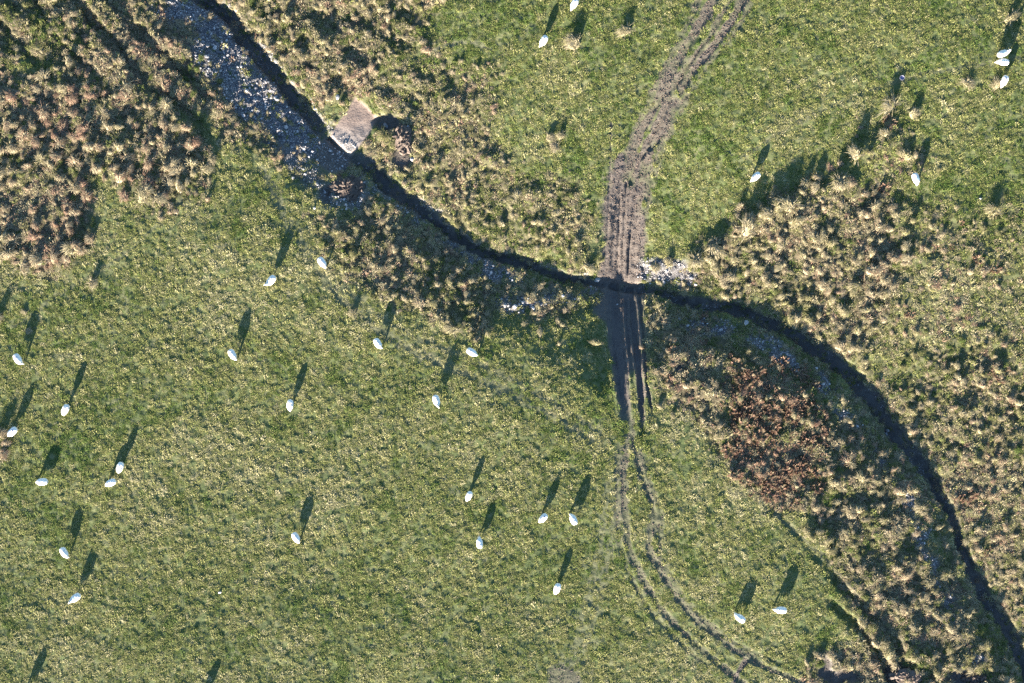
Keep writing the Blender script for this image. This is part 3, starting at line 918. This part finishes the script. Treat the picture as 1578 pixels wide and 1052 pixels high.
BOULDERS = [
 (519, 147, .75, 'pale grey boulder in the grass above the gravel pad'),
 (593, 191, .85, 'pale boulder in the shaded hollow right of the gravel pad'),
 (628, 193, .42, 'white stone at the upper end of the earth heap'),
 (634, 243, .62, 'white stone at the lower end of the earth heap'),
 (1153, 497, .80, 'white square boulder on the stony bank below the ditch'),
 (485, 320, .42, 'white stone at the grass edge below the culvert fill'),
 (778, 470, .62, 'pale boulder at the left end of the white stone row'),
 (793, 472, .66, 'pale boulder second from left in the white stone row'),
 (806, 466, .50, 'pale stone in the middle of the white stone row'),
 (822, 474, .55, 'pale stone at the right end of the white stone row'),
 (923, 429, .85, 'pale flat boulder at the left foot of the muddy track'),
 (1026, 433, .50, 'white stone in the dark pocket right of the crossing'),
 (1030, 416, .55, 'white stone highest of those right of the crossing'),
 (1018, 428, .42, 'small white stone nearest the track right of the crossing'),
 (954, 468, .30, 'white pebble lying in the left dark wheel rut'),
 (1466, 972, .60, 'pale boulder on the spoil beside the lower ditch'),
 (1260, 264, .22, 'tiny white stone in the grass right of the lone upper sheep'),
 (1510, 306, .34, 'small white stone in the grass near the right edge'),
 (562, 268, .42, 'white stone uppermost on the slope below the culvert'),
 (577, 283, .42, 'white stone lower on the slope below the culvert'),
 (340, 912, .50, 'low grey stone alone in the lower left pasture'),
]
for px, py, s, lab in BOULDERS:
    x, y = W(px, py)
    s *= .8
    o = link('boulder', (ROCKS if px == 340 else PALES)[int(rng.integers(0, 4))], None, (x, y, gz(x, y) + s * .12), (rng.normal(0, .2), rng.normal(0, .2), rng.uniform(0, 6.28)), (s, s * rng.uniform(.65, .95), s))
    tag(o, lab, 'boulder', 'pale boulders')
SLAB = [(0, 'grey stone on the spoil beside the upper left ditch'), (1, 'grey stone on the bank between culvert and track'),
        (2, 'grey stone on the bank right of the track'), (3, 'grey stone on the spoil beside the lower right ditch')]
n = 260000
x = rng.uniform(-HX + 1, HX - 1, n); y = rng.uniform(-HY + 1, HY - 1, n)
sv = samp(STONE, x, y)
k = rng.random(n) < np.clip((sv - .25) * 1.3, 0, 1) * np.clip(.55 + 1.2 * fbm(x, y, 1.4, 23, 2), .05, 1) * .55
x, y, sv = x[k], y[k], sv[k]
size = np.clip(.15 * rng.lognormal(.05, .42, len(x)), .08, .50)
order = np.argsort(-size * ((np.abs(x) < 49.5) & (np.abs(y) < 33)))
for i in order[:260]:
    px = x[i] * S + 789
    zone = 0 if px < 500 else 1 if px < 950 else 2 if px < 1380 else 3
    s = float(size[i])
    o = link('stone', ROCKS[int(rng.integers(0, 10))], None, (x[i], y[i], gz(x[i], y[i]) + s * .15), (rng.normal(0, .35), rng.normal(0, .35), rng.uniform(0, 6.28)), s)
    zx0, zx1 = ((280, 500), (500, 950), (950, 1380), (1380, 1560))[zone]
    part_ = ('left end', 'left middle', 'middle', 'right middle', 'right end')[min(4, max(0, int(5 * (px - zx0) / (zx1 - zx0))))]
    tag(o, ('large ' if s > .38 else 'smaller ') + SLAB[zone][1] + ', ' + part_, 'stone', 'stones along the ditch banks')
gi_ = order[260:]
n = len(gi_)
# finer gravel on bank and pad
n2 = 420000
x2 = rng.uniform(-HX + 1, HX - 1, n2); y2 = rng.uniform(-HY + 1, HY - 1, n2)
sv2 = samp(STONE, x2, y2)
k2 = rng.random(n2) < np.clip((sv2 - .2) * 1.4, 0, 1)
xa = np.concatenate([x[gi_], x2[k2]]); ya = np.concatenate([y[gi_], y2[k2]])
sa_ = np.concatenate([size[gi_], rng.uniform(.05, .13, k2.sum())])
n = len(xa)
scatter('gravel', 'loose grey gravel and small stones along the ditch', ROCKS, np.stack([xa, ya, samp(Z, xa, ya) + sa_ * .12], -1),
        np.stack([rng.normal(0, .4, n), rng.normal(0, .4, n), rng.uniform(0, 6.28, n)], -1), np.repeat(sa_[:, None], 3, 1), np.zeros(n), rng.integers(0, 10, n))
# mud clods thrown up beside the ruts
n = 260000
x = rng.uniform(-HX + 1, HX - 1, n); y = rng.uniform(-HY + 1, HY - 1, n)
mv = samp(MUD, x, y) * (1 - samp(WET, x, y)) * (1 - samp(pad, x, y))
k = rng.random(n) < sm(.25, .7, mv) * .9
x, y = x[k], y[k]; n = len(x)
s_ = rng.uniform(.06, .17, n)
scatter('mud_clods', 'crumbled brown mud clods on the wheel tracks', CLODS, np.stack([x, y, samp(Z, x, y)], -1),
        np.stack([rng.normal(0, .4, n), rng.normal(0, .4, n), rng.uniform(0, 6.28, n)], -1), np.repeat(s_[:, None], 3, 1), np.zeros(n), rng.integers(0, 5, n))

# heap of dug earth by the gravel pad
def earth_heap(px, py, rx, ry, ht, nclod, label):
    cx, cy = W(px, py)
    z0 = gz(cx, cy)
    e = bpy.data.objects.new('earth_heap', None)
    COL.objects.link(e)
    e.location = (cx, cy, z0)
    tag(e, label, 'earth heap', 'dug earth heaps')
    V, F = [], []
    nr, na_ = 7, 22
    V.append((0, 0, ht))
    for i in range(1, nr + 1):
        for j in range(na_):
            a = 2 * math.pi * j / na_; t = i / nr
            jit = 1 + .22 * R.uniform(-1, 1) * t
            V.append((rx * t * jit * math.cos(a), ry * t * jit * math.sin(a), ht * (1 - t * t) + R.uniform(-.07, .07) - (.12 if i == nr else 0)))
    for j in range(na_):
        F.append((0, 1 + j, 1 + (j + 1) % na_))
        for i in range(nr - 1):
            a, b_ = 1 + i * na_ + j, 1 + i * na_ + (j + 1) % na_
            F.append((a, a + na_, b_ + na_, b_))
    link('mound', mesh_from('mound_shape', V, F, M_CLOD), e)
    for q in range(nclod):
        a = R.uniform(0, 6.28); t = math.sqrt(R.random())
        s = R.uniform(.22, .55)
        link('clod', CLODS[q % 5], e, (rx * t * math.cos(a), ry * t * math.sin(a), ht * (1 - t * t) + s * .05), (R.gauss(0, .5), R.gauss(0, .5), R.uniform(0, 6.28)), (s * 1.5, s * .7, s))
earth_heap(621, 213, .95, 1.65, .55, 46, 'heap of dug brown earth clods right of the gravel pad')
earth_heap(532, 292, 1.9, 1.5, .35, 40, 'low grey brown heap of dug earth below the culvert fill')
earth_heap(1395, 1040, 1.6, .7, .30, 24, 'low dark heap of earth by the wet pits at the bottom edge')
earth_heap(1505, 1046, 1.7, .6, .30, 24, 'low brown heap of earth by the lower ditch at the bottom edge')

# ------------------------------------------------------------------ bucket
def bucket(px, py):
    x, y = W(px, py)
    z = gz(x, y)
    m_w, nt, b = new_mat('bucket_plastic')
    nt.links.new(ramp(nt, noise(nt, 9, 3), [(.3, (.16, .16, .20)), (.7, (.24, .24, .29))]), b.inputs['Base Color'])
    b.inputs['Roughness'].default_value = .45
    m_c, nt, b = new_mat('bucket_contents')
    nt.links.new(ramp(nt, noise(nt, 14, 4), [(.3, (.11, .10, .20)), (.7, (.20, .18, .32))]), b.inputs['Base Color'])
    b.inputs['Roughness'].default_value = .7
    m_h, nt, b = new_mat('bucket_handle_wire')
    nt.links.new(ramp(nt, noise(nt, 20, 2), [(.3, (.25, .25, .26)), (.7, (.4, .4, .41))]), b.inputs['Base Color'])
    b.inputs['Metallic'].default_value = .8
    e = bpy.data.objects.new('bucket', None)
    COL.objects.link(e)
    e.location = (x, y, z - .005); e.rotation_euler = (0, 0, .5)
    tag(e, 'small round pale bucket with a bluish top on the grass', 'bucket')
    def lathe(name, prof, mat, n=28):
        V, F = [], []
        for r, h in prof:
            for j in range(n):
                a = 2 * math.pi * j / n
                V.append((r * math.cos(a), r * math.sin(a), h))
        for i in range(len(prof) - 1):
            for j in range(n):
                F.append((i * n + j, i * n + (j + 1) % n, (i + 1) * n + (j + 1) % n, (i + 1) * n + j))
        return link(name, mesh_from(name + '_shape', V, F, mat, True), e)
    lathe('shell', [(.0, 0), (.18, 0), (.19, .01), (.225, .25), (.212, .25), (.18, .03), (0, .02)], m_w)
    lathe('rim', [(.222, .235), (.240, .238), (.242, .262), (.226, .266), (.214, .258)], m_w)
    lathe('contents', [(0, .215), (.10, .212), (.17, .205), (.208, .20)], m_c)
    V, F = [], []
    for i in range(17):
        a = math.pi * i / 16
        c = Vector((.235 * math.cos(a), .235 * math.sin(a), .245 + .015 * math.sin(a)))
        u = Vector((math.cos(a), math.sin(a), 0))
        for q in range(6):
            p = c + u * .006 * math.cos(q * math.pi / 3) + Vector((0, 0, .006 * math.sin(q * math.pi / 3)))
            V.append(p)
        if i:
            for q in range(6):
                F.append(((i - 1) * 6 + q, (i - 1) * 6 + (q + 1) % 6, i * 6 + (q + 1) % 6, i * 6 + q))
    link('handle', mesh_from('handle_shape', V, F, m_h, True), e)
bucket(1388, 121)

# ------------------------------------------------------------------ sheep
def sheep_materials():
    m_b, nt, b = new_mat('sheep_skin')
    t = nt.nodes.new('ShaderNodeTexCoord'); s_ = nt.nodes.new('ShaderNodeSeparateXYZ')
    nt.links.new(t.outputs['Object'], s_.inputs[0])
    leg = ramp(nt, mth(nt, 'ADD', s_.outputs[2], mth(nt, 'MULTIPLY', noise(nt, 12, 2), .06)), [(.02, (.10, .09, .08)), (.07, (.11, .10, .09)), (.10, (.42, .39, .35)), (.5, (.52, .49, .44))])
    nt.links.new(leg, b.inputs['Base Color'])
    b.inputs['Roughness'].default_value = .9
    res = [m_b]
    for nm, mk in (('fleece', None), ('fleece_teal_mark', ((.10, .30, .36), .02, .16)), ('fleece_blue_mark', ((.07, .12, .30), -.22, .13))):
        m, nt, b = new_mat(nm)
        c = ramp(nt, noise(nt, 9, 5, rough=.7), [(.25, (.64, .59, .51)), (.6, (.84, .81, .75))])
        if mk:
            col, cx, r = mk
            t = nt.nodes.new('ShaderNodeTexCoord')
            vm = nt.nodes.new('ShaderNodeVectorMath'); vm.operation = 'DISTANCE'
            vm.inputs[1].default_value = (cx, 0, .86)
            nt.links.new(t.outputs['Object'], vm.inputs[0])
            f = ramp(nt, mth(nt, 'ADD', vm.outputs['Value'], mth(nt, 'MULTIPLY', mth(nt, 'SUBTRACT', noise(nt, 14, 3), .5), .12)), [(r * .6, (1, 1, 1)), (r, (0, 0, 0))])
            c = mixc(nt, mth(nt, 'MULTIPLY', f, .75), c, col)
        nt.links.new(c, b.inputs['Base Color'])
        b.inputs['Roughness'].default_value = 1.0
        b.inputs['Specular IOR Level'].default_value = .05
        bm_ = nt.nodes.new('ShaderNodeBump')
        bm_.inputs['Strength'].default_value = .6
        bm_.inputs['Distance'].default_value = .02
        nt.links.new(noise(nt, 40, 3), bm_.inputs['Height'])
        nt.links.new(bm_.outputs[0], b.inputs['Normal'])
        res.append(m)
    return res
M_SKIN, M_F0, M_F1, M_F2 = sheep_materials()

def tube(bm, pts, radii, n=12):
    rings = []
    for i, p in enumerate(pts):
        p = Vector(p)
        a = Vector(pts[max(i - 1, 0)]); b = Vector(pts[min(i + 1, len(pts) - 1)])
        dr = (b - a).normalized()
        s = dr.cross(Vector((0, 0, 1)))
        if s.length < .05: s = dr.cross(Vector((1, 0, 0)))
        s.normalize(); u = s.cross(dr).normalized()
        rr = radii[i] if isinstance(radii[i], tuple) else (radii[i], radii[i])
        rings.append([bm.verts.new(p + s * rr[0] * math.cos(2 * math.pi * j / n) + u * rr[1] * math.sin(2 * math.pi * j / n)) for j in range(n)])
    for i in range(len(rings) - 1):
        for j in range(n):
            bm.faces.new((rings[i][j], rings[i][(j + 1) % n], rings[i + 1][(j + 1) % n], rings[i + 1][j]))
    bm.faces.new(rings[0][::-1]); bm.faces.new(rings[-1])

def remeshed(bm, name, voxel, mat, smooth_it=4):
    bmesh.ops.recalc_face_normals(bm, faces=bm.faces[:])
    me = bpy.data.meshes.new('sheep_raw')
    bm.to_mesh(me); bm.free()
    o = bpy.data.objects.new('sheep_raw', me)
    COL.objects.link(o)
    r = o.modifiers.new('r', 'REMESH'); r.mode = 'VOXEL'; r.voxel_size = voxel; r.use_smooth_shade = True
    s = o.modifiers.new('s', 'SMOOTH'); s.factor = .5; s.iterations = smooth_it
    dg = bpy.context.evaluated_depsgraph_get()
    res = bpy.data.meshes.new_from_object(o.evaluated_get(dg))
    bpy.data.objects.remove(o, do_unlink=True)
    res.name = name
    res.materials.clear(); res.materials.append(mat)
    return res

def sheep_pose(kind, yaw):
    """faces +x, feet on z = 0, back about 0.85 m up"""
    bm = bmesh.new()
    tube(bm, [(-.52, 0, .60), (-.47, 0, .60), (-.30, 0, .585), (0, 0, .56), (.25, 0, .56), (.42, 0, .59), (.48, 0, .60)],
         [(.07, .08), (.15, .16), (.20, .205), (.225, .22), (.205, .215), (.15, .17), (.08, .1)], 16)
    cy, sy = math.cos(yaw), math.sin(yaw)
    def hd(x, z, off=0.0):
        xx = x - .40
        return (.40 + xx * cy - off * sy, xx * sy + off * cy, z)
    if kind == 'graze':
        neck = [hd(.34, .62), hd(.46, .52), hd(.53, .38), hd(.57, .26)]
        head = [hd(.55, .31), hd(.59, .24), hd(.63, .15), hd(.655, .08), hd(.66, .055)]
        ear = (.555, .29, -.03)
    else:
        neck = [hd(.36, .64), hd(.48, .74), hd(.55, .84), hd(.59, .92)]
        head = [hd(.54, .95), hd(.62, .95), hd(.70, .90), hd(.78, .84), hd(.80, .825)]
        ear = (.57, .97, 0)
    tube(bm, neck, [.15, .115, .092, .082])
    tube(bm, head, [(.062, .062), (.080, .088), (.066, .072), (.050, .048), (.030, .030)])
    for s in (-1, 1):
        a = hd(ear[0], ear[1], s * .06); b = hd(ear[0] - .01, ear[1] + .015, s * .12); c = hd(ear[0] - .02, ear[1] - .01, s * .185)
        tube(bm, [a, b, c], [(.030, .018), (.036, .018), (.012, .012)], 8)
        fx = .04 * s * (1 if kind == 'graze' else .4)
        tube(bm, [(.32, s * .11, .50), (.32 + fx * .5, s * .115, .30), (.32 + fx, s * .115, .27), (.315 + fx, s * .115, .08), (.335 + fx, s * .115, .035), (.345 + fx, s * .115, 0)],
             [.085, .045, .042, .030, .036, .038], 10)
        tube(bm, [(-.33, s * .11, .54), (-.29 - fx, s * .12, .38), (-.37 - fx, s * .12, .27), (-.355 - fx, s * .12, .08), (-.335 - fx, s * .12, .035), (-.325 - fx, s * .12, 0)],
             [.125, .070, .040, .030, .036, .038], 10)
    tube(bm, [(-.50, 0, .66), (-.56, 0, .58), (-.575, 0, .44), (-.57, 0, .36)], [.045, .045, .042, .02], 8)
    body = remeshed(bm, 'sheep_body', .022, M_SKIN, 4)
    # fleece: a fuller coat over trunk and neck
    bm = bmesh.new()
    tube(bm, [(-.56, 0, .60), (-.53, 0, .60), (-.42, 0, .60), (-.22, 0, .595), (.04, 0, .585), (.26, 0, .59), (.40, 0, .61), (.50, 0, .62)],
         [(.12, .11), (.22, .18), (.295, .245), (.335, .272), (.340, .275), (.305, .26), (.23, .21), (.12, .12)], 20)
    tube(bm, neck[:3] if kind == 'graze' else neck[:3], [.20, .160, .125], 14)
    fl = remeshed(bm, 'fleece_shape', .024, M_F0, 5)
    co = np.empty(len(fl.vertices) * 3, np.float32); fl.vertices.foreach_get('co', co); co = co.reshape(-1, 3)
    no = np.empty(len(fl.vertices) * 3, np.float32); fl.vertices.foreach_get('normal', no); no = no.reshape(-1, 3)
    lump = fbm(co[:, 0] + co[:, 2] * .7, co[:, 1] + co[:, 2] * .9, .10, 17, 2)
    co += no * (lump * .020)[:, None]
    fl.vertices.foreach_set('co', co.ravel()); fl.update()
    return body, fl
POSES = [sheep_pose('graze', 0), sheep_pose('graze', .5), sheep_pose('graze', -.45), sheep_pose('stand', .25), sheep_pose('stand', -.5)]
FLEECE = []
for body, fl in POSES:
    row = [fl]
    for mm in (M_F1, M_F2):
        c = fl.copy(); c.materials.clear(); c.materials.append(mm); row.append(c)
    FLEECE.append(row)
# pixel of the trunk, heading (degrees, anticlockwise from right), size, pose, mark, label
SHEEP = [
 (884, 8, 240, 1.00, 0, 0, 'white sheep cut close to the top edge, above the broad tan tussock'),
 (837, 64, 240, 1.03, 2, 0, 'white sheep at upper middle, left of the broad tan tussock'),
 (1545, 83, 20, 1.05, 3, 1, 'white sheep with teal back mark, upper of the close pair by the right edge'),
 (1543, 96, 175, 1.02, 0, 1, 'white sheep with a teal mark, lower one of the close pair by the right edge'),
 (1546, 126, 245, 1.00, 1, 2, 'greyish white sheep below the close pair at the right edge, beside a tussock'),
 (1165, 272, 225, .98, 0, 0, 'lone white sheep right of the muddy track in the upper pasture'),
 (1412, 276, 290, 1.05, 0, 1, 'white sheep standing among the green tussocks of the eastern rough'),
 (497, 405, 305, 1.05, 2, 0, 'white sheep at the edge of the south bank tussocks, below the culvert'),
 (417, 433, 230, 1.08, 4, 0, 'white sheep with a long shadow, left of the one by the south bank tussocks'),
 (583, 530, 300, 1.02, 1, 0, 'off white sheep on the faint curved path in the middle pasture'),
 (728, 543, 330, 1.03, 0, 0, 'white sheep just below the south bank tussocks, right of centre'),
 (673, 618, 285, 1.05, 3, 0, 'white sheep with its head raised, alone in the middle of the pasture'),
 (447, 625, 265, 1.00, 0, 0, 'white sheep facing down the picture, left of middle in the pasture'),
 (359, 547, 300, 1.02, 0, 0, 'white sheep alone at left middle, above the pasture centre'),
 (29, 554, 300, 1.05, 1, 2, 'white sheep with a blue mark, highest of those near the left edge'),
 (101, 632, 245, 1.03, 0, 0, 'white sheep right of the one at the left edge tussocks'),
 (19, 666, 225, 1.05, 2, 2, 'white sheep beside the brown tussocks on the left edge'),
 (64, 742, 185, 1.06, 0, 0, 'white sheep turned sideways, below the left edge tussocks'),
 (185, 721, 250, 1.02, 0, 0, 'upper sheep of the pair at left whose shadows join'),
 (170, 744, 205, 1.02, 1, 0, 'lower sheep of the pair at left whose shadows join'),
 (722, 765, 245, .92, 0, 0, 'small white sheep with a thin shadow in the lower middle pasture'),
 (836, 799, 228, .98, 0, 2, 'white sheep with a blue mark, left one of the two by the faint wheel track'),
 (883, 799, 115, 1.02, 1, 0, 'pinkish white sheep with its head turned, beside the faint wheel track'),
 (739, 835, 95, .98, 0, 2, 'white sheep with a dark blue mark, below the small thin shadowed one'),
 (457, 829, 300, 1.03, 2, 0, 'white sheep alone at lower middle left of the pasture'),
 (100, 852, 300, 1.03, 0, 0, 'upper of the two sheep at lower left'),
 (116, 921, 215, 1.05, 3, 1, 'lower of the two sheep at lower left, with a teal mark'),
 (858, 908, 250, 1.02, 0, 0, 'white sheep at bottom middle, left of the faint wheel track'),
 (1139, 951, 145, 1.05, 2, 1, 'white sheep with a teal mark, left one of the two at lower right'),
 (1201, 939, 180, 1.05, 0, 0, 'white sheep turned sideways, right one of the two at lower right'),
 (41, 1068, 220, 1.05, 0, 0, 'sheep below the bottom left corner, its shadow reaching into view'),
 (307, 1092, 230, 1.05, 0, 0, 'sheep below the bottom edge at left, only its shadow tip in view'),
]
for px, py, hdg, sc, pose, mark, lab in SHEEP:
    x, y = W(px, py)
    # the back is what the lens sees: bring it to the photographed spot
    x, y = x * (1 - .7 / CAM_H), y * (1 - .7 / CAM_H)
    a = math.radians(hdg)
    x -= .07 * math.cos(a); y -= .07 * math.sin(a)
    o = link('sheep', POSES[pose][0], None, (x, y, gz(x, y) + .0), (0, 0, a), sc * .95)
    tag(o, lab, 'sheep', 'sheep grazing the pasture')
    link('fleece', FLEECE[pose][mark], o)
print('tussocks', len(items), 'rest', len(rest), 'bracken', len(border))
